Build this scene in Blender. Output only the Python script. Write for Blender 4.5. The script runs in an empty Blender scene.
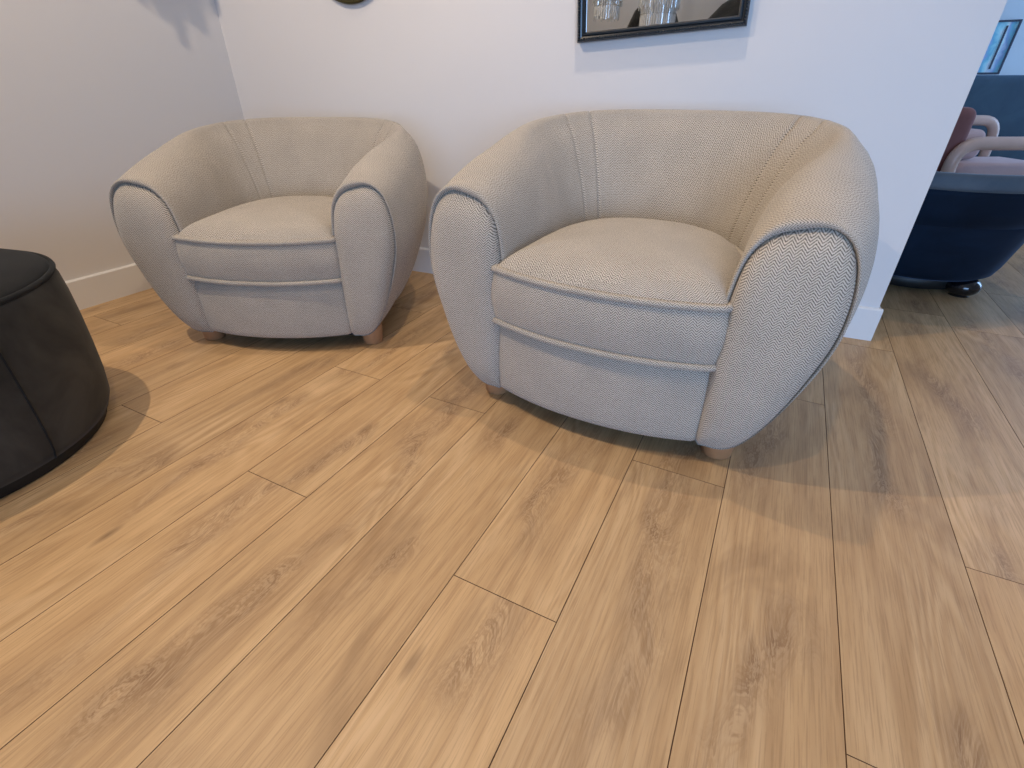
import bpy, bmesh, math, random
from mathutils import Vector, Matrix
random.seed(7)
C = bpy.context.scene
COL = C.collection
PI = math.pi
R = math.radians

# ------------------------------------------------------------------ helpers
def newmat(name):
    m = bpy.data.materials.new(name); m.use_nodes = True
    nt = m.node_tree
    return m, nt, nt.nodes['Principled BSDF']

def N(nt, t, **kw):
    n = nt.nodes.new(t)
    for k, v in kw.items(): setattr(n, k, v)
    return n

def L(nt, a, b): nt.links.new(a, b)

def MATH(nt, op, a, b=None, c=None, clamp=False):
    n = nt.nodes.new('ShaderNodeMath'); n.operation = op; n.use_clamp = clamp
    for i, v in enumerate((a, b, c)):
        if v is None: continue
        if isinstance(v, (int, float)): n.inputs[i].default_value = v
        else: nt.links.new(v, n.inputs[i])
    return n.outputs[0]

def MIX(nt, fac, a, b, blend='MIX'):
    n = nt.nodes.new('ShaderNodeMix'); n.data_type = 'RGBA'; n.blend_type = blend
    for i, v in ((0, fac), (6, a), (7, b)):
        if isinstance(v, (int, float)): n.inputs[i].default_value = v
        elif isinstance(v, tuple): n.inputs[i].default_value = (*v, 1) if len(v) == 3 else v
        else: nt.links.new(v, n.inputs[i])
    return n.outputs[2]

def RAMP(nt, fac, stops):
    n = nt.nodes.new('ShaderNodeValToRGB')
    while len(n.color_ramp.elements) < len(stops): n.color_ramp.elements.new(.5)
    for e, (p, c) in zip(n.color_ramp.elements, stops):
        e.position = p
        e.color = (c, c, c, 1) if isinstance(c, (int, float)) else (*c, 1)
    nt.links.new(fac, n.inputs[0])
    return n.outputs[0]

def NOISE(nt, vec, scale, detail=3, rough=.5, dist=0):
    n = nt.nodes.new('ShaderNodeTexNoise')
    n.inputs['Scale'].default_value = scale; n.inputs['Detail'].default_value = detail
    n.inputs['Roughness'].default_value = rough; n.inputs['Distortion'].default_value = dist
    if vec is not None: nt.links.new(vec, n.inputs['Vector'])
    return n.outputs[0]

def BUMP(nt, h, bsdf, strength=.3, dist=.002):
    n = nt.nodes.new('ShaderNodeBump')
    n.inputs['Strength'].default_value = strength; n.inputs['Distance'].default_value = dist
    nt.links.new(h, n.inputs['Height']); nt.links.new(n.outputs[0], bsdf.inputs['Normal'])

def mesh_obj(name, verts, faces, mat, parent=None, uvs=None, smooth=True, mats=None, fmat=None):
    me = bpy.data.meshes.new(name)
    me.from_pydata([tuple(v) for v in verts], [], faces)
    if uvs:
        l = me.uv_layers.new(name='UVMap')
        i = 0
        for f, fu in zip(faces, uvs):
            for k in range(len(f)):
                l.data[i].uv = fu[k]; i += 1
    for m in (mats or [mat]): me.materials.append(m)
    if fmat:
        for p, mi in zip(me.polygons, fmat): p.material_index = mi
    for p in me.polygons: p.use_smooth = smooth
    me.update()
    o = bpy.data.objects.new(name, me); COL.objects.link(o)
    if parent: o.parent = parent
    return o

def bm_obj(name, bm, mat, parent=None, smooth=True, recalc=True):
    if recalc: bmesh.ops.recalc_face_normals(bm, faces=bm.faces)
    me = bpy.data.meshes.new(name); bm.to_mesh(me); bm.free()
    me.materials.append(mat)
    for p in me.polygons: p.use_smooth = smooth
    o = bpy.data.objects.new(name, me); COL.objects.link(o)
    if parent: o.parent = parent
    return o

def add_box(bm, lo, hi, bevel=0, seg=2):
    r = bmesh.ops.create_cube(bm, size=1)
    vs = r['verts']
    for v in vs:
        v.co = Vector([lo[i] + (v.co[i] + .5) * (hi[i] - lo[i]) for i in range(3)])
    if bevel:
        es = list({e for v in vs for e in v.link_edges})
        bmesh.ops.bevel(bm, geom=es, offset=bevel, segments=seg, affect='EDGES', profile=.5)

def box(name, lo, hi, mat, parent=None, bevel=0, seg=2, smooth=False):
    bm = bmesh.new(); add_box(bm, lo, hi, bevel, seg)
    return bm_obj(name, bm, mat, parent, smooth)

def lathe(name, prof, mat, parent=None, n=48, loc=(0, 0, 0), caps=True):
    vs, fs = [], []
    for (r, z) in prof:
        for i in range(n):
            a = 2 * PI * i / n
            vs.append((loc[0] + r * math.cos(a), loc[1] + r * math.sin(a), loc[2] + z))
    for j in range(len(prof) - 1):
        for i in range(n):
            k = (i + 1) % n
            fs.append((j * n + i, j * n + k, (j + 1) * n + k, (j + 1) * n + i))
    if caps:
        fs.append(tuple(reversed(range(n)))); fs.append(tuple((len(prof) - 1) * n + i for i in range(n)))
    return mesh_obj(name, vs, fs, mat, parent)

def tube(name, pts, rad, mat, parent=None, closed=False, n=10, uvscale=True, cap=True):
    pts = [Vector(p) for p in pts]; M = len(pts)
    rads = rad if isinstance(rad, (list, tuple)) else [rad] * M
    vs, fs, uv = [], [], []
    up = None; dist = 0; ds = []
    for i, p in enumerate(pts):
        if closed: t = pts[(i + 1) % M] - pts[i - 1]
        else: t = pts[min(i + 1, M - 1)] - pts[max(i - 1, 0)]
        t.normalize()
        if up is None:
            up = Vector((0, 0, 1)) if abs(t.z) < .9 else Vector((1, 0, 0))
        a = (up - t * up.dot(t)).normalized(); up = a
        b = t.cross(a)
        if i: dist += (pts[i] - pts[i - 1]).length
        ds.append(dist)
        for k in range(n):
            w = 2 * PI * k / n
            vs.append(p + (a * math.cos(w) + b * math.sin(w)) * rads[i])
    for i in range(M if closed else M - 1):
        j = (i + 1) % M
        for k in range(n):
            l = (k + 1) % n
            fs.append((i * n + k, i * n + l, j * n + l, j * n + k))
            c = 2 * PI * rads[i]
            d1 = ds[j] if j else dist + .02
            uv.append(((ds[i], c * k / n), (ds[i], c * (k + 1) / n), (d1, c * (k + 1) / n), (d1, c * k / n)))
    if not closed and cap:
        fs.append(tuple(reversed(range(n)))); uv.append(((0, 0),) * n)
        fs.append(tuple((M - 1) * n + k for k in range(n))); uv.append(((0, 0),) * n)
    return mesh_obj(name, vs, fs, mat, parent, uvs=uv)

def thing(name, label, cat, loc=(0, 0, 0), rz=0, group=None):
    o = bpy.data.objects.new(name, None); COL.objects.link(o)
    o.location = loc; o.rotation_euler = (0, 0, rz); o.empty_display_size = .1
    return tag(o, label, cat, group)

def tag(o, label, cat, group=None):
    o['label'] = label; o['category'] = cat
    if group: o['group'] = group
    return o

def struct(o):
    o['kind'] = 'structure'; return o

def copy_tree(o, parent=None):
    c = o.copy(); COL.objects.link(c)
    if parent: c.parent = parent
    for ch in list(o.children): copy_tree(ch, c)
    return c

def catmull(P, n, closed=True):
    out = []; M = len(P)
    for i in range(M if closed else M - 1):
        p0, p1, p2, p3 = (P[(i - 1) % M], P[i], P[(i + 1) % M], P[(i + 2) % M]) if closed else \
            (P[max(i - 1, 0)], P[i], P[i + 1], P[min(i + 2, M - 1)])
        for k in range(n):
            t = k / n
            out.append(tuple(.5 * (2 * b + (c - a) * t + (2 * a - 5 * b + 4 * c - d) * t * t + (3 * b - a - 3 * c + d) * t ** 3)
                             for a, b, c, d in zip(p0, p1, p2, p3)))
    if not closed: out.append(tuple(P[-1]))
    return out

def resample(P, n, closed=True):
    Q = [Vector(p) for p in P]
    if closed: Q.append(Q[0])
    d = [0]
    for i in range(1, len(Q)): d.append(d[-1] + (Q[i] - Q[i - 1]).length)
    out = []; j = 0
    m = n if closed else n - 1
    for i in range(n):
        t = d[-1] * i / m
        while j < len(d) - 2 and d[j + 1] < t: j += 1
        f = (t - d[j]) / max(d[j + 1] - d[j], 1e-9)
        out.append(Q[j].lerp(Q[j + 1], min(f, 1)))
    return out

def arc_wall(name, prof, a0, a1, mat, parent, n=60):
    """closed cross-section (r, z) swept through part of a circle, ends closed and rounded"""
    vs, fs = [], []; m = len(prof)
    cr = sum(p[0] for p in prof) / m; cz = sum(p[1] for p in prof) / m
    st = [(a0 - .06, .30), (a0 - .05, .75), (a0 - .025, .95)] + [(a0 + (a1 - a0) * i / n, 1) for i in range(n + 1)] + [(a1 + .025, .95), (a1 + .05, .75), (a1 + .06, .30)]
    for a, f in st:
        for r, z in prof:
            r2, z2 = cr + (r - cr) * f, cz + (z - cz) * f
            vs.append((r2 * math.cos(a), r2 * math.sin(a), z2))
    for i in range(len(st) - 1):
        for k in range(m):
            l = (k + 1) % m; fs.append((i * m + k, i * m + l, (i + 1) * m + l, (i + 1) * m + k))
    fs.append(tuple(reversed(range(m)))); fs.append(tuple((len(st) - 1) * m + k for k in range(m)))
    bm = bmesh.new(); bv = [bm.verts.new(v) for v in vs]
    for f in fs: bm.faces.new([bv[i] for i in f])
    return bm_obj(name, bm, mat, parent)

# ------------------------------------------------------------------ materials
def herringbone(name, light=(.64, .58, .49), dark=(.10, .083, .066)):
    m, nt, b = newmat(name)
    uv = N(nt, 'ShaderNodeUVMap'); uv.uv_map = 'UVMap'
    # small wobble so that the weave looks woven
    sep = N(nt, 'ShaderNodeSeparateXYZ'); L(nt, uv.outputs[0], sep.inputs[0])
    wob = NOISE(nt, uv.outputs[0], 60, 2)
    u = MATH(nt, 'ADD', sep.outputs[0], MATH(nt, 'MULTIPLY', MATH(nt, 'SUBTRACT', wob, .5), .0025))
    P = .0205
    tri = MATH(nt, 'PINGPONG', u, P / 2)
    v = MATH(nt, 'ADD', sep.outputs[1], MATH(nt, 'MULTIPLY', tri, 1.05))
    st = MATH(nt, 'SINE', MATH(nt, 'MULTIPLY', v, 2 * PI / .0062))
    fuzz = NOISE(nt, uv.outputs[0], 420, 4, .8)
    f = MATH(nt, 'ADD', MATH(nt, 'MULTIPLY', st, .5), MATH(nt, 'MULTIPLY', MATH(nt, 'SUBTRACT', fuzz, .5), 3.4))
    fac = RAMP(nt, MATH(nt, 'ADD', MATH(nt, 'MULTIPLY', f, .5), .5), [(.24, 0.0), (.60, 1.0)])
    col = MIX(nt, fac, dark, light)
    big = NOISE(nt, uv.outputs[0], 9, 3)
    col = MIX(nt, 1.0, col, RAMP(nt, big, [(.3, .9), (.7, 1.0)]), 'MULTIPLY')
    L(nt, col, b.inputs['Base Color'])
    b.inputs['Roughness'].default_value = .95
    b.inputs['Specular IOR Level'].default_value = .15
    b.inputs['Sheen Weight'].default_value = .25
    b.inputs['Sheen Roughness'].default_value = .5
    BUMP(nt, MATH(nt, 'ADD', fac, MATH(nt, 'MULTIPLY', fuzz, .8)), b, .35, .0012)
    return m

def velvet(name, c1, c2, sheen=.6, tint=(1, 1, 1), rough=.8, scale=5):
    m, nt, b = newmat(name)
    tc = N(nt, 'ShaderNodeTexCoord')
    n1 = NOISE(nt, tc.outputs['Object'], scale, 4, .6, .6)
    col = MIX(nt, RAMP(nt, n1, [(.35, 0.0), (.68, 1.0)]), c1, c2)
    L(nt, col, b.inputs['Base Color'])
    b.inputs['Roughness'].default_value = rough
    b.inputs['Specular IOR Level'].default_value = .2
    b.inputs['Sheen Weight'].default_value = sheen
    b.inputs['Sheen Roughness'].default_value = .35
    b.inputs['Sheen Tint'].default_value = (*tint, 1)
    n2 = NOISE(nt, tc.outputs['Object'], 400, 2)
    BUMP(nt, n2, b, .15, .001)
    return m

def paint(name, col, bump=.06, rough=.6):
    m, nt, b = newmat(name)
    tc = N(nt, 'ShaderNodeTexCoord')
    n1 = NOISE(nt, tc.outputs['Object'], 180, 3)
    n2 = NOISE(nt, tc.outputs['Object'], 1.2, 2)
    c = MIX(nt, n2, tuple(x * .97 for x in col), col)
    L(nt, c, b.inputs['Base Color'])
    b.inputs['Roughness'].default_value = rough
    b.inputs['Specular IOR Level'].default_value = .3
    BUMP(nt, n1, b, bump, .002)
    return m

def plain(name, col, rough=.5, metal=0, spec=.5, nscale=30, var=.12, coat=0):
    m, nt, b = newmat(name)
    tc = N(nt, 'ShaderNodeTexCoord')
    n = NOISE(nt, tc.outputs['Object'], nscale, 3)
    c = MIX(nt, n, tuple(x * (1 - var) for x in col), tuple(min(1, x * (1 + var)) for x in col))
    L(nt, c, b.inputs['Base Color'])
    b.inputs['Roughness'].default_value = rough; b.inputs['Metallic'].default_value = metal
    b.inputs['Specular IOR Level'].default_value = spec
    b.inputs['Coat Weight'].default_value = coat
    return m

def oak_floor():
    m, nt, b = newmat('oak_planks')
    uv = N(nt, 'ShaderNodeUVMap'); uv.uv_map = 'UVMap'
    at = N(nt, 'ShaderNodeAttribute'); at.attribute_name = 'tone'
    def vec(sx, sy):
        mp = N(nt, 'ShaderNodeMapping'); mp.inputs['Scale'].default_value = (sx, sy, 1)
        L(nt, uv.outputs[0], mp.inputs[0]); return mp.outputs[0]
    # low-frequency field whose contour lines make cathedral grain
    fld = NOISE(nt, vec(5.5, .80), 1.0, 2, .45, .5)
    rings = MATH(nt, 'SINE', MATH(nt, 'MULTIPLY', fld, 120.0))
    rings = MATH(nt, 'ADD', MATH(nt, 'MULTIPLY', rings, .5), .5)
    fine = NOISE(nt, vec(300, 8), 1.0, 4, .65)
    med = NOISE(nt, vec(40, 1.8), 1.0, 4, .6, .5)
    patch = NOISE(nt, vec(6.5, 1.6), 1.0, 4, .6, .9)
    col = MIX(nt, RAMP(nt, med, [(.30, 0.0), (.70, 1.0)]), (.46, .292, .146), (.63, .43, .228))
    mask = RAMP(nt, NOISE(nt, vec(4.5, 1.1), 1.0, 2, .5, .3), [(.46, .12), (.62, 1.0)])
    col = MIX(nt, MATH(nt, 'MULTIPLY', MATH(nt, 'MULTIPLY', rings, mask), .50), col, (.74, .54, .32))
    # heartwood along the middle of a board: darker, with tight swirling figure
    cr = N(nt, 'ShaderNodeAttribute'); cr.attribute_name = 'cross'
    wv = MATH(nt, 'SUBTRACT', NOISE(nt, vec(3.0, 2.0), 1.0, 2, .5, .2), .5)
    cc = MATH(nt, 'ADD', MATH(nt, 'MULTIPLY', cr.outputs['Fac'], 1.0), MATH(nt, 'MULTIPLY', wv, 2.6))
    band = MATH(nt, 'EXPONENT', MATH(nt, 'MULTIPLY', MATH(nt, 'MULTIPLY', cc, cc), -9.0))
    along = RAMP(nt, NOISE(nt, vec(1.2, 2.2), 1.0, 2, .5, .2), [(.41, 0.0), (.54, 1.0)])
    heart = MATH(nt, 'MULTIPLY', band, along)
    swirl = NOISE(nt, vec(16, 4.2), 1.0, 5, .62, 1.6)
    sl = MATH(nt, 'ADD', MATH(nt, 'MULTIPLY', MATH(nt, 'SINE', MATH(nt, 'MULTIPLY', swirl, 70.0)), .5), .5)
    hd = MATH(nt, 'MULTIPLY', heart, RAMP(nt, swirl, [(.36, 1.0), (.62, .25)]))
    col = MIX(nt, MATH(nt, 'MULTIPLY', hd, .88), col, (.215, .120, .058))
    col = MIX(nt, MATH(nt, 'MULTIPLY', MATH(nt, 'MULTIPLY', heart, sl), .50), col, (.66, .48, .29))
    pores = RAMP(nt, fine, [(.40, 1.0), (.50, 0.0)])
    col = MIX(nt, MATH(nt, 'MULTIPLY', pores, .30), col, (.25, .14, .062))
    dk = RAMP(nt, patch, [(.54, 0.0), (.72, 1.0)])
    col = MIX(nt, MATH(nt, 'MULTIPLY', dk, .42), col, (.20, .115, .058))
    # knots
    vo = N(nt, 'ShaderNodeTexVoronoi'); vo.inputs['Scale'].default_value = 1.0
    L(nt, vec(7.5, 2.3), vo.inputs['Vector'])
    kn = RAMP(nt, vo.outputs['Distance'], [(.0, 1.0), (.10, 0.0)])
    sel = N(nt, 'ShaderNodeSeparateColor'); L(nt, vo.outputs['Color'], sel.inputs[0])
    kn = MATH(nt, 'MULTIPLY', kn, MATH(nt, 'GREATER_THAN', sel.outputs[0], .62))
    col = MIX(nt, MATH(nt, 'MULTIPLY', kn, .65), col, (.10, .05, .025))
    tone = RAMP(nt, at.outputs['Fac'], [(0, (.90, .89, .88)), (1, (1.07, 1.05, 1.02))])
    col = MIX(nt, 1.0, col, tone, 'MULTIPLY')
    L(nt, col, b.inputs['Base Color'])
    rr = RAMP(nt, fine, [(.3, .52), (.7, .40)])
    L(nt, rr, b.inputs['Roughness'])
    b.inputs['Specular IOR Level'].default_value = .42
    h = MATH(nt, 'ADD', MATH(nt, 'MULTIPLY', fine, .7), MATH(nt, 'MULTIPLY', rings, .25))
    BUMP(nt, h, b, .16, .0012)
    return m

M_FAB = herringbone('herringbone_tweed')
M_OAK = oak_floor()
M_GAP = plain('plank_gap', (.16, .09, .045), .8)
M_WALL = paint('wall_paint', (.77, .76, .75))
M_TRIM = paint('skirting_paint', (.82, .82, .81), .02, .4)
M_CEIL = paint('ceiling_paint', (.82, .81, .80))
M_FOOT = plain('beech_foot', (.44, .23, .11), .45, nscale=60)
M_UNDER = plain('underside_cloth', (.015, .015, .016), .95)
M_CHAR = velvet('charcoal_velvet', (.022, .021, .019), (.058, .055, .048), .15, (.8, .8, .75))
M_CHARTOP = velvet('charcoal_top_velvet', (.010, .011, .012), (.017, .018, .019), .05, (.7, .8, .9))
M_BLACK = plain('black_plinth', (.006, .008, .009), .5)
M_NAVY = velvet('navy_velvet', (.002, .008, .019), (.005, .015, .034), .22, (.35, .5, .8))
M_NAVY_SHEEN = velvet('navy_sheen_velvet', (.085, .11, .135), (.12, .145, .17), .4, (.7, .8, .9))  # navy tub chair's rim, with the window sheen put into its colour
M_BLUE = velvet('petrol_velvet', (.055, .10, .155), (.07, .13, .19), .35, (.5, .7, .95))
M_BALL = plain('black_gloss', (.006, .006, .008), .16, coat=.4)
M_BLUSH = plain('blush_lacquer', (.60, .43, .36), .35, nscale=12)
M_MAUVE = velvet('mauve_fabric', (.17, .075, .07), (.23, .105, .10), .25, (.9, .7, .7))
M_PINK = velvet('pale_pink_fabric', (.50, .36, .35), (.58, .43, .42), .3, (1, .85, .85))
M_FRAME = plain('blue_black_frame', (.010, .018, .026), .32, metal=.15, coat=.3)
M_BRONZE = plain('olive_bronze', (.065, .058, .022), .38, metal=.7)
M_DARKFR = plain('dark_frame', (.02, .03, .06), .4)
m, nt, b = newmat('mirror_silver')
tc = N(nt, 'ShaderNodeTexCoord')
L(nt, MIX(nt, NOISE(nt, tc.outputs['Object'], 3), (.80, .80, .80), (.86, .86, .85)), b.inputs['Base Color'])
b.inputs['Metallic'].default_value = 1; b.inputs['Roughness'].default_value = .015
M_MIRROR = m
m, nt, b = newmat('crystal')
tc = N(nt, 'ShaderNodeTexCoord')
L(nt, MIX(nt, NOISE(nt, tc.outputs['Object'], 40), (.75, .82, .82), (.95, .98, .98)), b.inputs['Base Color'])
b.inputs['Roughness'].default_value = .12; b.inputs['Metallic'].default_value = .25
b.inputs['Specular IOR Level'].default_value = .9
M_CRYSTAL = m

# ------------------------------------------------------------------ the room
WA = Vector((.4436, 2.1616, 0)); WC = Vector((-2.627, 1.981, 0))   # back wall front face, free end and corner
wdir = (WA - WC).normalized(); wn = Vector((wdir.y, -wdir.x, 0))    # wn points into the room
WANG = math.atan2(wdir.y, wdir.x)
CEIL = 2.62
X0, X1, Y0, Y1 = -2.627, 3.9, -3.2, 6.6

def prism(name, poly, z0, z1, mat):
    n = len(poly)
    vs = [(p[0], p[1], z0) for p in poly] + [(p[0], p[1], z1) for p in poly]
    fs = [tuple(reversed(range(n))), tuple(range(n, 2 * n))] + [(i, (i + 1) % n, n + (i + 1) % n, n + i) for i in range(n)]
    o = mesh_obj(name, vs, fs, mat, smooth=False)
    return o

def off(p, a, b): return (p.x + wdir.x * a + wn.x * b, p.y + wdir.y * a + wn.y * b)

# floor of individually chamfered planks
SEAMS = [-2.72, -2.49, -2.28, -2.07, -1.86, -1.65, -1.445, -1.240, -1.037, -.830, -.626, -.3975, -.1735, .056, .2865, .5245, .764, 1.004]
while SEAMS[-1] < 3.95: SEAMS.append(SEAMS[-1] + .24)
JOINT = {(-.3975): .516, (-1.037): .538, (-1.65): .565, (-.1735): 1.031, (-.830): 1.039, .5245: 1.012, .056: 1.558, (-.626): .02,
         .2865: 2.08, (-1.240): 1.05, (-1.445): .02, .764: 2.45, 1.004: 1.45}
def build_floor():
    vs, fs, uv, fm, tone = [], [], [], [], []
    PL = 1.56; cshift = []
    for i in range(len(SEAMS) - 1):
        a, b_ = SEAMS[i], SEAMS[i + 1]
        j = JOINT.get(round(a, 4), random.random() * PL)
        ys = []
        y = j
        while y > Y0 - .1: y -= PL
        ys = [Y0 - .1]
        y += PL
        while y < Y1 + .1:
            if y - ys[-1] > .05: ys.append(y)
            y += PL
        ys.append(Y1 + .1)
        for k in range(len(ys) - 1):
            y0, y1 = ys[k], ys[k + 1]
            c = .0009; ou, ov = random.random() * 40, random.random() * 40; t = random.random(); sh_ = random.uniform(-.45, .45)
            base = len(vs)
            vs += [(a, y0, -.0030), (b_, y0, -.0030), (b_, y1, -.0030), (a, y1, -.0030),
                   (a + c, y0 + c, 0), (b_ - c, y0 + c, 0), (b_ - c, y1 - c, 0), (a + c, y1 - c, 0)]
            F = [(4, 5, 6, 7), (0, 1, 5, 4), (1, 2, 6, 5), (2, 3, 7, 6), (3, 0, 4, 7)]
            for q, f in enumerate(F):
                fs.append(tuple(base + v for v in f))
                uv.append([(vs[base + v][0] + ou, vs[base + v][1] + ov) for v in f])
                fm.append(0 if q == 0 else 1); tone.append(t); cshift.append(sh_)
    # body of the slab below
    base = len(vs)
    xa, xb, ya, yb = SEAMS[0], SEAMS[-1], Y0 - .1, Y1 + .1
    vs += [(xa, ya, -.0032), (xb, ya, -.0032), (xb, yb, -.0032), (xa, yb, -.0032), (xa, ya, -.05), (xb, ya, -.05), (xb, yb, -.05), (xa, yb, -.05)]
    for f in [(0, 1, 2, 3), (7, 6, 5, 4), (0, 4, 5, 1), (1, 5, 6, 2), (2, 6, 7, 3), (3, 7, 4, 0)]:
        fs.append(tuple(base + v for v in f)); uv.append([(0, 0)] * 4); fm.append(1); tone.append(.5)
    o = mesh_obj('floor', vs, fs, None, uvs=uv, smooth=False, mats=[M_OAK, M_GAP], fmat=fm)
    cx = o.data.attributes.new('cross', 'FLOAT', 'CORNER')
    for p in o.data.polygons:
        for q, li in enumerate(p.loop_indices):
            if p.material_index == 0: cx.data[li].value = (-1, 1, 1, -1)[q] + cshift[p.index]
    at = o.data.attributes.new('tone', 'FLOAT', 'FACE')
    for i, t in enumerate(tone): at.data[i].value = t
    struct(o)
build_floor()

struct(prism('wall_back', [off(WA, 0, 0), off(WC, -.05, 0), off(WC, -.05, -.12), off(WA, 0, -.12)], 0, CEIL, M_WALL))
struct(box('wall_left', (X0 - .12, Y0, 0), (X0, Y1, CEIL), M_WALL))
struct(box('ceiling', (X0 - .12, Y0 - .12, CEIL), (X1 + .12, Y1 + .12, CEIL + .1), M_CEIL))
struct(box('wall_far', (X0 - .12, Y1, 0), (X1 + .12, Y1 + .12, CEIL), paint('pale_far_wall', (.74, .80, .84))))

def wall_with_window(name, axis, pos, a0, a1, w0, w1, z0, z1, thick):
    """axis 'y': wall runs along x at y=pos ; axis 'x': runs along y at x=pos"""
    bm = bmesh.new()
    def bx(p0, p1, q0, q1):
        if axis == 'y': add_box(bm, (p0, min(pos, pos + thick), q0), (p1, max(pos, pos + thick), q1))
        else: add_box(bm, (min(pos, pos + thick), p0, q0), (max(pos, pos + thick), p1, q1))
    bx(a0, w0, 0, CEIL); bx(w1, a1, 0, CEIL); bx(w0, w1, 0, z0); bx(w0, w1, z1, CEIL)
    struct(bm_obj(name, bm, M_WALL, smooth=False))
WIN1 = (.3, 3.6, .15, 2.15)
wall_with_window('wall_rear', 'y', Y0, X0 - .12, X1 + .12, WIN1[0], WIN1[1], WIN1[2], WIN1[3], -.12)
WIN2 = (4.7, 6.4, .1, 2.3)
wall_with_window('wall_right', 'x', X1, Y0, Y1, WIN2[0], WIN2[1], WIN2[2], WIN2[3], .12)
def window(name, axis, pos, w0, w1, z0, z1, bars):
    bm = bmesh.new(); t = .05
    def bx(p0, p1, q0, q1):
        if axis == 'y': add_box(bm, (p0, pos - .03, q0), (p1, pos + .03, q1), .004)
        else: add_box(bm, (pos - .03, p0, q0), (pos + .03, p1, q1), .004)
    bx(w0, w1, z0, z0 + t); bx(w0, w1, z1 - t, z1); bx(w0, w0 + t, z0 + t, z1 - t); bx(w1 - t, w1, z0 + t, z1 - t)
    for i in range(1, bars):
        x = w0 + (w1 - w0) * i / bars; bx(x - .02, x + .02, z0 + t, z1 - t)
    struct(bm_obj(name, bm, M_DARKFR, smooth=False))
window('window_1', 'y', Y0 - .06, *WIN1, 3)
window('window_2', 'x', X1 + .06, *WIN2, 3)

# skirting boards with a small chamfered top
def skirt(name, p, q, nrm, h=.128, t=.014):
    p, q, nrm = Vector(p), Vector(q), Vector(nrm)
    prof = [(0, 0), (t, 0), (t, h - .006), (t - .005, h), (0, h)]
    vs = [tuple(e + nrm * a + Vector((0, 0, z))) for e in (p, q) for a, z in prof]
    n = len(prof)
    fs = [tuple(range(n)), tuple(reversed(range(n, 2 * n)))] + [(i, n + i, n + (i + 1) % n, (i + 1) % n) for i in range(n)]
    bm = bmesh.new(); bv = [bm.verts.new(v) for v in vs]
    for f in fs: bm.faces.new([bv[i] for i in f])
    return struct(bm_obj(name, bm, M_TRIM, smooth=False))
skirt('baseboard_left', (X0, Y0, 0), (X0, 1.985, 0), (1, 0, 0))
skirt('baseboard_back', (*off(WC, .015, 0), 0), (*off(WA, .014, 0), 0), tuple(wn))
skirt('baseboard_end', (*off(WA, 0, 0), 0), (*off(WA, 0, -.12), 0), tuple(wdir))
skirt('baseboard_far', (X0, Y1, 0), (X1, Y1, 0), (0, -1, 0))

# ------------------------------------------------------------------ the tub armchair
PROF = [(.282, .066), (.278, .20), (.275, .34), (.274, .45), (.292, .553), (.336, .614), (.400, .632), (.448, .622), (.486, .583),
        (.507, .510), (.510, .42), (.493, .33), (.458, .23), (.420, .145), (.382, .085), (.345, .058), (.302, .056)]
XC = .402
NS = 72
sec0 = [Vector((p.x - XC, p.y, 0)) for p in resample([(a, b_, 0) for a, b_ in catmull(PROF, 6)], NS)]

PADN = []
for q in sec0:
    t_in = max(0, min(1, (q.y - .26) / .26)) * max(0, min(1, (.07 - q.x) / .14)); t_in = t_in * t_in * (3 - 2 * t_in)
    t_up = max(0, min(1, (q.y - .12) / .35)) * max(0, min(1, (q.x + .11) / .08))
    L_ = math.hypot(q.x, q.y - .33)
    f_ = 1 - (.012 * t_up + .016 * t_in + .002) / max(L_, .05)
    PADN.append((q.x * f_, .33 + (q.y - .33) * f_))

def centreline():
    pts = []
    yb = .735; ys = .27; n_ = 2.5
    for i in range(14): pts.append((XC + .004 * math.sin(PI * i / 14), ys * i / 14))
    K = 60
    for i in range(K + 1):
        t = PI * i / K
        c, s_ = math.cos(t), math.sin(t)
        pts.append(((XC + .018 * math.sin(min(1, 2 * min(t, PI - t)) * PI / 2)) * math.copysign(abs(c) ** (2 / n_), c), ys + (yb - ys) * abs(s_) ** (2 / n_)))
    for i in range(13, -1, -1): pts.append((-XC - .004 * math.sin(PI * i / 14), ys * i / 14))
    return resample([(a, b_, 0) for a, b_ in pts], 121, closed=False)
CL = centreline()

def crest(y):
    t = max(0, min(1, y / .74))
    return .632 + .145 * (1 - (1 - t) ** 1.6)

def shell_ring(i, shrink=0, dy=0, pad=0):
    p = CL[i]
    t = (CL[min(i + 1, len(CL) - 1)] - CL[max(i - 1, 0)]).normalized()
    nrm = Vector((t.y, -t.x, 0))                  # outward (path goes from +x arm round the back to -x arm)
    zc = crest(p.y)
    k = (zc - .056) / (.632 - .056)
    bk = max(0, min(1, (p.y - .08) / .50)); bk = bk * bk * (3 - 2 * bk)
    fl = math.sin(PI / 2 * min(1, max(0, p.y) / .30)) * (1 - .6 * bk)      # the arms swell outwards behind their fronts
    out = []
    for q, pn in zip(sec0, PADN):
        n_, z = q.x, q.y
        if pad: n_, z = n_ + (pn[0] - n_) * pad, z + (pn[1] - z) * pad
        if shrink:
            cx, cz = .0, .33
            L_ = math.hypot(n_ - cx, z - cz)
            f = 1 - shrink / max(L_, .05)
            n_, z = cx + (n_ - cx) * f, cz + (z - cz) * f
        zz = .056 + (z - .056) * k
        w_ = max(0, min(1, (zz - .38) / .38)); w_ = w_ * w_ * (3 - 2 * w_)
        n_ += bk * .085 * w_ * max(0, min(1, (.05 - n_) / .12))           # inner back reclines in one soft curve
        if n_ > 0: n_ *= 1 + .31 * fl
        out.append(p + nrm * n_ + Vector((0, dy, zz)))
    return out

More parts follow.
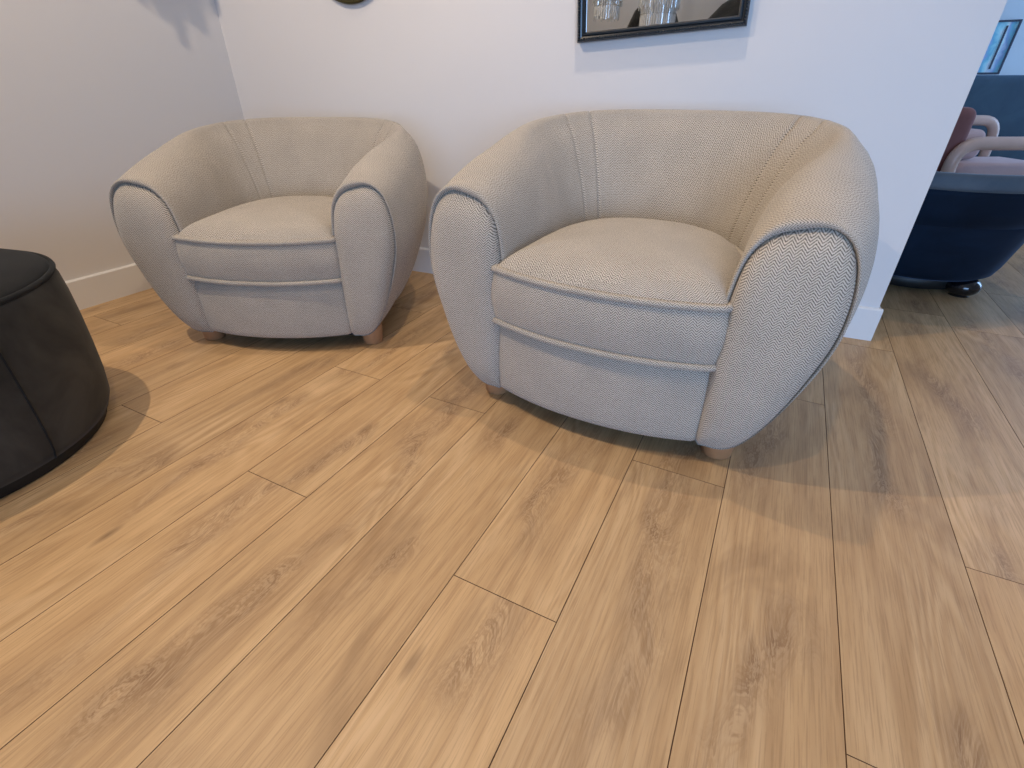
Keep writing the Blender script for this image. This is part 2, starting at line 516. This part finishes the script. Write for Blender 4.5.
END = ((.06, -.008), (.25, -.015), (.55, -.017), (.85, -.010), (1.0, .004))
def make_chair(label):
    root = thing('tub_armchair', label, 'armchair', group='herringbone tub armchairs')
    # shell: arms and back in one upholstered sweep with rolled front edge and sewn seams
    NP = len(CL)
    seam = {41: .9, 79: .9, 36: .6, 84: .6}
    rings = []; us = []
    u = 0
    # end rings (front of +x arm): pad groove -> roll
    for pd, dy in END[::-1]: rings.append(shell_ring(0, 0, dy, pd)); us.append(-.045 + .009 * len(us))
    for i in range(NP):
        if i: u += (CL[i] - CL[i - 1]).length
        if i in seam:
            e = .0016
            for du, sh in ((-.004, 0), (-.0015, .0052 * seam[i]), (.0015, .0052 * seam[i]), (.004, 0)):
                r = shell_ring(i, sh)
                t = (CL[i + 1] - CL[i - 1]).normalized()
                rings.append([v + t * du for v in r]); us.append(u + du)
        else:
            rings.append(shell_ring(i)); us.append(u)
    for k, (pd, dy) in enumerate(END): rings.append(shell_ring(NP - 1, 0, dy, pd)); us.append(u + .009 * (k + 1))
    vs = [v for r in rings for v in r]
    sl = [0]
    for k in range(1, NS + 1):
        a, b_ = sec0[k % NS], sec0[k - 1]; sl.append(sl[-1] + (a - b_).length)
    fs, uv = [], []
    for i in range(len(rings) - 1):
        for k in range(NS):
            l = (k + 1) % NS
            fs.append((i * NS + k, i * NS + l, (i + 1) * NS + l, (i + 1) * NS + k))
            uv.append(((us[i], sl[k]), (us[i], sl[k + 1]), (us[i + 1], sl[k + 1]), (us[i + 1], sl[k])))
    fs.append(tuple(reversed(range(NS)))); uv.append([(0, 0)] * NS)
    fs.append(tuple((len(rings) - 1) * NS + k for k in range(NS))); uv.append([(0, 0)] * NS)
    mesh_obj('arms_and_back', vs, fs, M_FAB, root, uvs=uv)

    # puffy front pads on the arm fronts
    for s in (1, -1):
        vs, fs, uv = [], [], []
        outl = [(n_ + XC, z) for n_, z in PADN]
        NR = 0
        for f in (1, 1, .995, .98, .955, .92, .87, .80, .70, .58, .44, .30, .16, .05):
            dy = .010 if NR == 0 else -.002 - .052 * (1 - f ** 5) ** .5
            for (x, z) in outl:
                cz = .36; cx = XC - .003
                vs.append((s * (cx + (x - cx) * f), dy + (.012 * max(0, (z - .45) / .2) * f), cz + (z - cz) * f))
            NR += 1
        for i in range(NR - 1):
            for k in range(NS):
                l = (k + 1) % NS
                f = (i * NS + k, (i + 1) * NS + k, (i + 1) * NS + l, i * NS + l)
                if s < 0: f = tuple(reversed(f))
                fs.append(f); uv.append([(vs[j][0], vs[j][2]) for j in f])
        f = tuple((NR - 1) * NS + k for k in range(NS))
        if s > 0: f = tuple(reversed(f))
        fs.append(f); uv.append([(vs[j][0], vs[j][2]) for j in f])
        mesh_obj('arm_front_pad', vs, fs, M_FAB, root, uvs=uv)

    # seat cushion (plan outline, counter-clockwise)
    def plan(hw, yb, fr, fc, side=.22):
        P = []
        for i in range(17):                     # front bulge, left to right
            t = -1 + 2 * i / 16
            P.append((hw * t, fc + (fr - fc) * abs(t) ** 2.2))
        for i in range(1, 8): P.append((hw + .002, fr + (side - fr) * i / 8))
        for i in range(33):
            a = PI * i / 32
            c, s_ = math.cos(a), math.sin(a)
            P.append((hw * math.copysign(abs(c) ** .85, c), side + (yb - side) * s_ ** .85))
        for i in range(7, 0, -1): P.append((-hw - .002, fr + (side - fr) * i / 8))
        return resample([(a, b_, 0) for a, b_ in P], 120)
    def loft(name, rings, mat, parent, cap0=True, cap1=True):
        n = len(rings[0]); vs = [tuple(v) for r in rings for v in r]; fs, uv = [], []
        acc = [0.0]
        for k in range(1, n + 1): acc.append(acc[-1] + (Vector(rings[len(rings) // 2][k % n]) - Vector(rings[len(rings) // 2][k - 1])).length)
        hv = [0.0]
        for i in range(1, len(rings)): hv.append(hv[-1] + max((Vector(rings[i][0]) - Vector(rings[i - 1][0])).length, 1e-4))
        for i in range(len(rings) - 1):
            for k in range(n):
                l = (k + 1) % n
                f = (i * n + k, i * n + l, (i + 1) * n + l, (i + 1) * n + k)
                fs.append(f)
                flat = all(abs(vs[j][2] - vs[f[0]][2]) < .035 for j in f) and abs(vs[f[0]][2] - vs[f[2]][2]) < .6 * math.hypot(vs[f[0]][0] - vs[f[2]][0], vs[f[0]][1] - vs[f[2]][1]) and i > len(rings) // 2
                if flat: uv.append([(vs[j][0], vs[j][1]) for j in f])
                else: uv.append([(acc[k], hv[i]), (acc[k + 1], hv[i]), (acc[k + 1], hv[i + 1]), (acc[k], hv[i + 1])])
        if cap0: fs.append(tuple(reversed(range(n)))); uv.append([(vs[j][0], vs[j][1]) for j in fs[-1]])
        if cap1: fs.append(tuple((len(rings) - 1) * n + k for k in range(n))); uv.append([(vs[j][0], vs[j][1]) for j in fs[-1]])
        return mesh_obj(name, vs, fs, mat, parent, uvs=uv)
    def sag(x, y):  # welt dips slightly at the front centre
        return -.003 * max(0, 1 - (x / .3) ** 2) * max(0, 1 - (y + .09) / .25)
    O = plan(.286, .580, -.035, -.080)
    cen = Vector((0, .22, 0))
    def ringz(f, z, bulge=0, sg=1.0):
        r = []
        for p in O:
            d = p - cen; L_ = d.length
            q = cen + d * (f + bulge / L_)
            r.append((q.x, q.y, z + sg * sag(q.x, q.y)))
        return r
    zb, zt = .290, .436
    rings = [ringz(.5, zb + .012), ringz(.93, zb + .006), ringz(1, zb), ringz(1, zb + .015, .004), ringz(1, zb + .05, .011), ringz(1, (zb + zt) / 2, .013),
             ringz(1, zt - .045, .011), ringz(1, zt - .014, .005), ringz(1, zt), ringz(.975, zt + .011, 0, .9), ringz(.93, zt + .024, 0, .8), ringz(.86, zt + .038, 0, .6),
             ringz(.75, zt + .050, 0, .3), ringz(.6, zt + .060, 0, .1), ringz(.4, zt + .067, 0, 0), ringz(.2, zt + .070, 0, 0), ringz(.04, zt + .071, 0, 0)]
    cu = loft('seat_cushion', rings, M_FAB, root)
    for z, w in ((zt, .0085), (zb, .0085)):
        tube('piping', [(p[0], p[1], p[2]) for p in ringz(1, z, .004)], w, M_FAB, cu, closed=True, n=10)
    # base rail under the cushion, bowed like the cushion
    O = plan(.284, .56, -.022, -.072)
    rings = [ringz(.97, .062, 0, 0), ringz(1, .068, 0, 0), ringz(1, .085, .003, 0), ringz(1, .15, .006, 0), ringz(1, .23, .004, 0), ringz(1, .276, 0, 0), ringz(.985, .283, 0, 0)]
    loft('seat_base', rings, M_FAB, root)
    O = plan(.29, .60, .01, -.035)
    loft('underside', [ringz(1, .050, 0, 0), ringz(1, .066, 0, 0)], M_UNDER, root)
    for (x, y) in ((.338, .058), (-.338, .058), (.25, .68), (-.25, .68)):
        lathe('foot', [(.036, 0), (.039, .003), (.043, .055), (.043, .080)], M_FOOT, root, 32, (x, y, 0))
    return root

chair = make_chair('cream herringbone tub armchair below the rectangular mirror, the nearer one, beside the wall end')
chair.location = (-.321, 1.118, 0); chair.rotation_euler = (0, 0, R(-1))
ch2 = copy_tree(chair)
ch2['label'] = 'cream herringbone tub armchair turned in the wall corner, farther back near the dark ottoman'
ch2.location = (-1.524, 1.093, 0); ch2.rotation_euler = (0, 0, R(24)); ch2.scale = (.935, .945, .94)

# ------------------------------------------------------------------ charcoal ottoman
ot = thing('round_ottoman', 'round charcoal velvet ottoman with piped top on a black plinth, left of the armchairs', 'ottoman', (-1.822, .222, 0), R(20))
lathe('plinth', [(.345, 0), (.350, .004), (.350, .055)], M_BLACK, ot, 64)
RZ = [(.366, .036), (.376, .06), (.384, .12), (.389, .20), (.392, .29), (.392, .36), (.389, .407), (.385, .424)]
body = lathe('body', [(.30, .034), (.358, .033)] + RZ + [(.381, .430)], M_CHAR, ot, 96)
top = lathe('top_cushion', [(.377, .426), (.380, .434), (.372, .444), (.350, .453), (.29, .462), (.18, .468), (.06, .470), (.004, .470)], M_CHARTOP, ot, 96)
tube('piping', [(.383 * math.cos(2 * PI * i / 96), .383 * math.sin(2 * PI * i / 96), .433) for i in range(96)], .0065, M_CHARTOP, top, closed=True, n=8)
for a in (-2.6, -1.1, -.06):
    tube('side_seam', [(r_ * math.cos(a), r_ * math.sin(a), zz) for r_, zz in RZ], .0026, M_CHARTOP, body, n=6)

# ------------------------------------------------------------------ mirror on the wall
def wall_frame(name, x, z, rot=0, label='', cat=''):
    """an Empty on the back wall: local x along the wall, local y into the wall, z up"""
    s_ = (x - WC.x) / wdir.x
    p = WC + wdir * s_
    t = thing(name, label, cat, (p.x, p.y, z), 0)
    t.rotation_euler = (Matrix.Rotation(WANG, 4, 'Z') @ Matrix.Rotation(-rot, 4, 'Y')).to_euler()
    return t
def picture_frame(name, w, h, prof, mat, parent):
    """prof: list of (inset from the outer edge, depth towards the room)"""
    rings = []
    for ins, d in prof:
        x, z0, z1 = w / 2 - ins, ins, h - ins
        rings.append([(-x, -d, z0), (x, -d, z0), (x, -d, z1), (-x, -d, z1)])
    vs = [v for r in rings for v in r]; fs = []
    n = len(rings)
    for i in range(n):
        j = (i + 1) % n
        for k in range(4):
            l = (k + 1) % 4; fs.append((i * 4 + k, i * 4 + l, j * 4 + l, j * 4 + k))
    bm = bmesh.new(); bv = [bm.verts.new(v) for v in vs]
    for f in fs: bm.faces.new([bv[i] for i in f])
    return bm_obj(name, bm, mat, parent, smooth=False)
mir = wall_frame('wall_mirror', -.505, .996, R(3.2), 'rectangular wall mirror in blue-black moulded frame above the nearer armchair', 'mirror')
W_, H_ = .572, .80
fr = picture_frame('frame', W_, H_, [(0, .002), (0, .030), (.004, .036), (.010, .036), (.012, .030), (.017, .028), (.020, .032), (.025, .032), (.030, .020), (.030, .002)], M_FRAME, mir)
bm = bmesh.new()
def beads(x0, z0, x1, z1):
    n = int(math.hypot(x1 - x0, z1 - z0) / .0085)
    for i in range(n + 1):
        x, z = x0 + (x1 - x0) * i / n, z0 + (z1 - z0) * i / n
        bmesh.ops.create_icosphere(bm, subdivisions=1, radius=.0042, matrix=Matrix.Translation((x, -.036, z)))
e = .007
beads(-W_ / 2 + e, e, W_ / 2 - e, e); beads(W_ / 2 - e, e, W_ / 2 - e, H_ - e); beads(-W_ / 2 + e, e, -W_ / 2 + e, H_ - e); beads(-W_ / 2 + e, H_ - e, W_ / 2 - e, H_ - e)
bd = bm_obj('beaded_edge', bm, M_FRAME, fr); bd['kind'] = 'stuff'
box('glass', (-W_ / 2 + .028, -.016, .028), (W_ / 2 - .028, -.010, H_ - .028), M_MIRROR, mir)

# round bronze wall dish, only its lowest edge shows
dish = wall_frame('round_wall_plate', -1.80, 1.352, 0, 'round olive bronze wall plate, only its lower rim showing above the farther armchair', 'wall decoration')
pr = [(.004, .010), (.10, .011), (.165, .014), (.19, .019), (.202, .020), (.206, .017), (.200, .012), (.14, .006), (.004, .004)]
o = lathe('plate', pr, M_BRONZE, dish, 72); o.rotation_euler = (R(90), 0, 0)
o = lathe('rim', [(.196, .018), (.200, .023), (.207, .023), (.211, .018), (.205, .012)], M_BRONZE, dish, 72, caps=False); o.rotation_euler = (R(90), 0, 0)
# ------------------------------------------------------------------ things beyond the wall end
CP, SP = math.cos(R(27.2)), math.sin(R(27.2))
def cw(r, w): return (CP * r - SP * w, SP * r + CP * w)          # plan position from right / forward distances seen by the visitor

tc_ = thing('round_tub_chair', 'navy velvet round tub chair with sheen painted into its rim and black ball feet beyond the wall end', 'armchair', (.66, 3.13, 0), R(27))
lathe('plinth', [(.27, .02), (.275, .022), (.275, .09)], M_BLACK, tc_, 64)
lathe('body', [(.30, .085), (.335, .082), (.352, .092), (.368, .13), (.392, .22), (.415, .31), (.425, .345), (.415, .362), (.38, .366)], M_NAVY, tc_, 96)
lathe('seat', [(.355, .366), (.362, .380), (.345, .395), (.28, .402), (.10, .406), (.004, .406)], M_NAVY, tc_, 72)
A0 = R(-102 - 27 - 100); A1 = R(-102 - 27 + 100)
arc_wall('backrest', [(.424, .335), (.440, .40), (.456, .46), (.462, .485), (.40, .487), (.385, .45), (.372, .39), (.360, .345)], A0, A1, M_NAVY, tc_)
arc_wall('rim', [(.462, .483), (.472, .495), (.473, .515), (.465, .535), (.446, .545), (.420, .545), (.402, .533), (.396, .512), (.400, .490)], A0 - .01, A1 + .01, M_NAVY_SHEEN, tc_)
for a in (.0, PI / 2, PI, -PI / 2):
    a += R(-45 - 27)
    pr = [(.004, 0), (.04, .001)] + [(.068 * math.cos(t), .046 + .046 * math.sin(t)) for t in [R(-60 + 12 * k) for k in range(12)]] + [(.02, .095)]
    lathe('ball_foot', pr, M_BALL, tc_, 32, (.305 * math.cos(a), .305 * math.sin(a), 0))

# blush tube-framed chair seen in profile
def P3(r, w, z): return (r, w, z)
bc = thing('tube_frame_armchair', 'blush tube-framed armchair with mauve back cushion behind the navy tub chair', 'armchair', (0, 0, 0), R(27.2))
def rounded(pts, rad=.07, n=7):
    out = [Vector(pts[0])]
    for i in range(1, len(pts) - 1):
        a, b_, c = Vector(pts[i - 1]), Vector(pts[i]), Vector(pts[i + 1])
        u_ = (a - b_).normalized(); v_ = (c - b_).normalized()
        r_ = min(rad, (a - b_).length * .45, (c - b_).length * .45)
        p0, p2 = b_ + u_ * r_, b_ + v_ * r_
        for k in range(n + 1):
            t = k / n; out.append(p0 * (1 - t) ** 2 + b_ * 2 * t * (1 - t) + p2 * t * t)
    out.append(Vector(pts[-1])); return out
bcx, bcy = cw(3.0, 3.38)
bc.location = (bcx, bcy, 0)
# local: x right, y away
tube('arm', rounded([(-.36, -.22, 0), (-.40, -.22, .56), (.34, -.22, .56), (.34, -.22, 0)], .14), .036, M_BLUSH, bc, n=14)
tube('arm', rounded([(-.36, .26, 0), (-.38, .26, .655), (.20, .26, .655), (.22, .26, 0)], .11), .030, M_BLUSH, bc, n=14)
box('back_cushion', (-.44, -.17, .34), (-.29, .24, .742), M_MAUVE, bc, .055, 5, True)
box('seat', (-.29, -.17, .30), (.30, .24, .445), M_PINK, bc, .05, 5, True)
box('lumbar_cushion', (-.285, -.05, .449), (-.08, .22, .62), M_PINK, bc, .05, 5, True)
box('seat_rail', (-.34, -.19, .24), (.34, .25, .30), M_MAUVE, bc, .015, 3, True)

# petrol velvet high-backed sofa
sx, sy = cw(3.70, 4.12)
sf = thing('high_back_sofa', 'petrol blue velvet high-backed sofa in the far room before the framed print', 'sofa', (sx, sy, 0), R(8))
box('back', (-.98, -.10, .10), (.98, .12, .915), M_BLUE, sf, .07, 6, True)
box('seat', (-.80, .10, .12), (.80, .75, .45), M_BLUE, sf, .05, 5, True)
for s in (-1, 1): box('arm', (s * .89 - .09, .06, .10), (s * .89 + .09, .78, .64), M_BLUE, sf, .06, 5, True)
for x in (-.85, .85):
    for y in (-.02, .68): lathe('foot', [(.018, 0), (.028, .12)], M_BLACK, sf, 20, (x, y, 0))

# framed print on the far wall
def far_wall_x(x, z): return (x, Y1, z)
pt = thing('framed_print', 'pale cyan framed print in thin dark frame on the far wall above the sofa', 'picture', (1.214, Y1, .940), 0)
picture_frame('frame', .59, .395, [(0, .001), (0, .025), (.014, .025), (.014, .001)], M_DARKFR, pt)
m, nt, b = newmat('cyan_print')
tc = N(nt, 'ShaderNodeTexCoord')
sp = N(nt, 'ShaderNodeSeparateXYZ'); L(nt, tc.outputs['Object'], sp.inputs[0])
st = MATH(nt, 'ADD', MATH(nt, 'MULTIPLY', sp.outputs[0], 9.0), MATH(nt, 'MULTIPLY', NOISE(nt, tc.outputs['Object'], 8, 4, .6, .8), 1.2))
fr_ = MATH(nt, 'FRACT', st)
c = RAMP(nt, fr_, [(0, (.16, .55, .72)), (.3, (.45, .85, .92)), (.55, (.80, .95, .97)), (.8, (.30, .45, .75)), (1, (.16, .55, .72))])
L(nt, c, b.inputs['Base Color']); b.inputs['Roughness'].default_value = .35
box('print', (-.282, -.012, .012), (.282, -.004, .383), m, pt)
box('mount_bar', (.205, -.018, .04), (.219, -.012, .355), M_DARKFR, pt)

# ------------------------------------------------------------------ pendants (seen in the mirror, and as the feathery shade on the left wall)
def chandelier(loc, rad, z0, z1, tiers, label, taper=.4):
    t = thing('crystal_chandelier', label, 'chandelier', (*loc, 0))
    lathe('ceiling_rose', [(.05, CEIL - .03), (.06, CEIL - .025), (.06, CEIL - .001)], M_BRONZE, t, 24)
    tube('rod', [(0, 0, z1 - .02), (0, 0, CEIL - .03)], .008, M_BRONZE, t, n=8)
    for k in range(tiers):
        f = 1 - k / max(tiers, 1) * taper
        r_ = rad * f
        ztop = z1 - .03 * k; zl = z1 - (z1 - z0) * (.50 + .50 * (k + 1) / tiers)
        tube('hoop', [(r_ * math.cos(2 * PI * i / 32), r_ * math.sin(2 * PI * i / 32), ztop) for i in range(32)], .007, M_BRONZE, t, closed=True, n=6)
        bm = bmesh.new()
        n = max(8, int(2 * PI * r_ / .023))
        for i in range(n):
            a = 2 * PI * i / n; zz = zl + random.random() * .05
            x, y = r_ * math.cos(a), r_ * math.sin(a)
            z = ztop
            while z > zz + .02:
                L_ = min(.11, z - zz)
                Mx = Matrix.Translation((x, y, z - L_ / 2)) @ Matrix.Rotation(a, 4, 'Z') @ Matrix.Diagonal((.5, 1, 1, 1))
                bmesh.ops.create_cone(bm, cap_ends=True, segments=6, radius1=.008, radius2=.0115, depth=L_ * .94, matrix=Mx)
                z -= L_
        f_ = bm_obj('crystal_fringe', bm, M_CRYSTAL, t, smooth=False); f_['kind'] = 'stuff'
    return t
chandelier((-1.43, -1.5), .16, 1.36, 2.1, 3, 'crystal strand chandelier mirrored at the left of the rectangular mirror')
chandelier((-.95, -1.5), .18, 1.08, 2.1, 3, 'longer crystal strand chandelier mirrored in the middle of the rectangular mirror')
chandelier((-2.25, 1.065), .095, 1.705, 2.1, 3, 'small crystal strand chandelier whose feathery shadow falls on the left wall', .9)
def dome(loc, k, label):
    t = thing('dome_pendant', label, 'pendant lamp', (*loc, 0))
    lathe('shade', [(r_ * k, z) for r_, z in [(.40, 1.15), (.41, 1.16), (.40, 1.26), (.36, 1.40), (.28, 1.53), (.17, 1.62), (.05, 1.66), (.004, 1.665), (.004, 1.64), (.16, 1.60), (.27, 1.51), (.345, 1.39), (.385, 1.26), (.39, 1.16)]], M_CHAR, t, 64)
    tube('cord', [(0, 0, 1.66), (0, 0, CEIL)], .005, M_BLACK, t, n=8)
dome((-1.09, -2.35), .75, 'small dark dome pendant lamp mirrored behind the longer crystal strands')
dome((.02, -2.15), 1.6, 'large dark dome pendant lamp mirrored at the right end of the rectangular mirror')

# ------------------------------------------------------------------ light
def area(name, loc, target, sx, sy, power, col):
    l = bpy.data.lights.new(name, 'AREA'); l.shape = 'RECTANGLE'; l.size = sx; l.size_y = sy; l.energy = power; l.color = col
    o = bpy.data.objects.new(name, l); COL.objects.link(o); o.location = loc
    o.rotation_euler = (Vector(target) - Vector(loc)).to_track_quat('-Z', 'Y').to_euler(); return o
def spot(name, loc, target, power, col, rad=.03, ang=120, blend=.6):
    l = bpy.data.lights.new(name, 'SPOT'); l.energy = power; l.color = col; l.shadow_soft_size = rad
    l.spot_size = R(ang); l.spot_blend = blend
    o = bpy.data.objects.new(name, l); COL.objects.link(o); o.location = loc
    o.rotation_euler = (Vector(target) - Vector(loc)).to_track_quat('-Z', 'Y').to_euler(); return o
WARM = (1, .79, .58); COOL = (.31, .56, 1.0)
a = area('daylight_rear', ((WIN1[0] + WIN1[1]) / 2, Y0, (WIN1[2] + WIN1[3]) / 2), ((WIN1[0] + WIN1[1]) / 2 - 1.6, 3, .4), WIN1[1] - WIN1[0] - .1, WIN1[3] - WIN1[2] - .1, 54, COOL)
a.data.spread = R(100)
area('daylight_right', (X1, (WIN2[0] + WIN2[1]) / 2, 1.2), (0, (WIN2[0] + WIN2[1]) / 2, 1.0), WIN2[1] - WIN2[0] - .1, 2.1, 62, COOL)
spot('ceiling_or_added_spot', (-.50, 1.46, CEIL - .03), (-.50, 1.42, 0), 48, WARM, ang=104)
spot('ceiling_or_added_spot', (-.2, .1, CEIL - .03), (-.2, .1, 0), 38, WARM, ang=104)
spot('ceiling_or_added_spot', (-1.7, .2, CEIL - .03), (-2.2, .6, .4), 98, WARM, rad=.015, ang=150)
spot('ceiling_or_added_spot', (1.1, .2, CEIL - .03), (1.0, .2, 0), 22, WARM, ang=84)
spot('ceiling_or_added_spot', (1.0, 3.6, CEIL - .03), (1.0, 3.6, 0), 20, WARM)
spot('ceiling_or_added_spot', (-1.2, -2.0, CEIL - .03), (-1.2, -2.2, 0), 22, (1, .95, .9), ang=150)  # added spot behind the camera, brightens what the mirror shows
w = bpy.data.worlds.new('World'); C.world = w; w.use_nodes = True
w.node_tree.nodes['Background'].inputs[0].default_value = (.62, .78, 1, 1)
w.node_tree.nodes['Background'].inputs[1].default_value = 1.2

# ------------------------------------------------------------------ camera
cam = bpy.data.cameras.new('camera'); co = bpy.data.objects.new('camera', cam); COL.objects.link(co)
cam.sensor_width = 36; cam.lens = 488 / 1024 * 36; cam.clip_start = .02
co.location = (0, 0, .84)
th = R(31.3); ps = R(27.2)
d = Vector((-math.sin(ps) * math.cos(th), math.cos(ps) * math.cos(th), -math.sin(th)))
co.rotation_euler = (Matrix.Rotation(ps, 4, 'Z') @ Matrix.Rotation(PI / 2 - th, 4, 'X')).to_euler()
C.camera = co
vs_ = C.view_settings
vs_.view_transform = 'Standard'; vs_.look = 'None'; vs_.exposure = 0.06; vs_.gamma = 1; vs_.use_curve_mapping = False
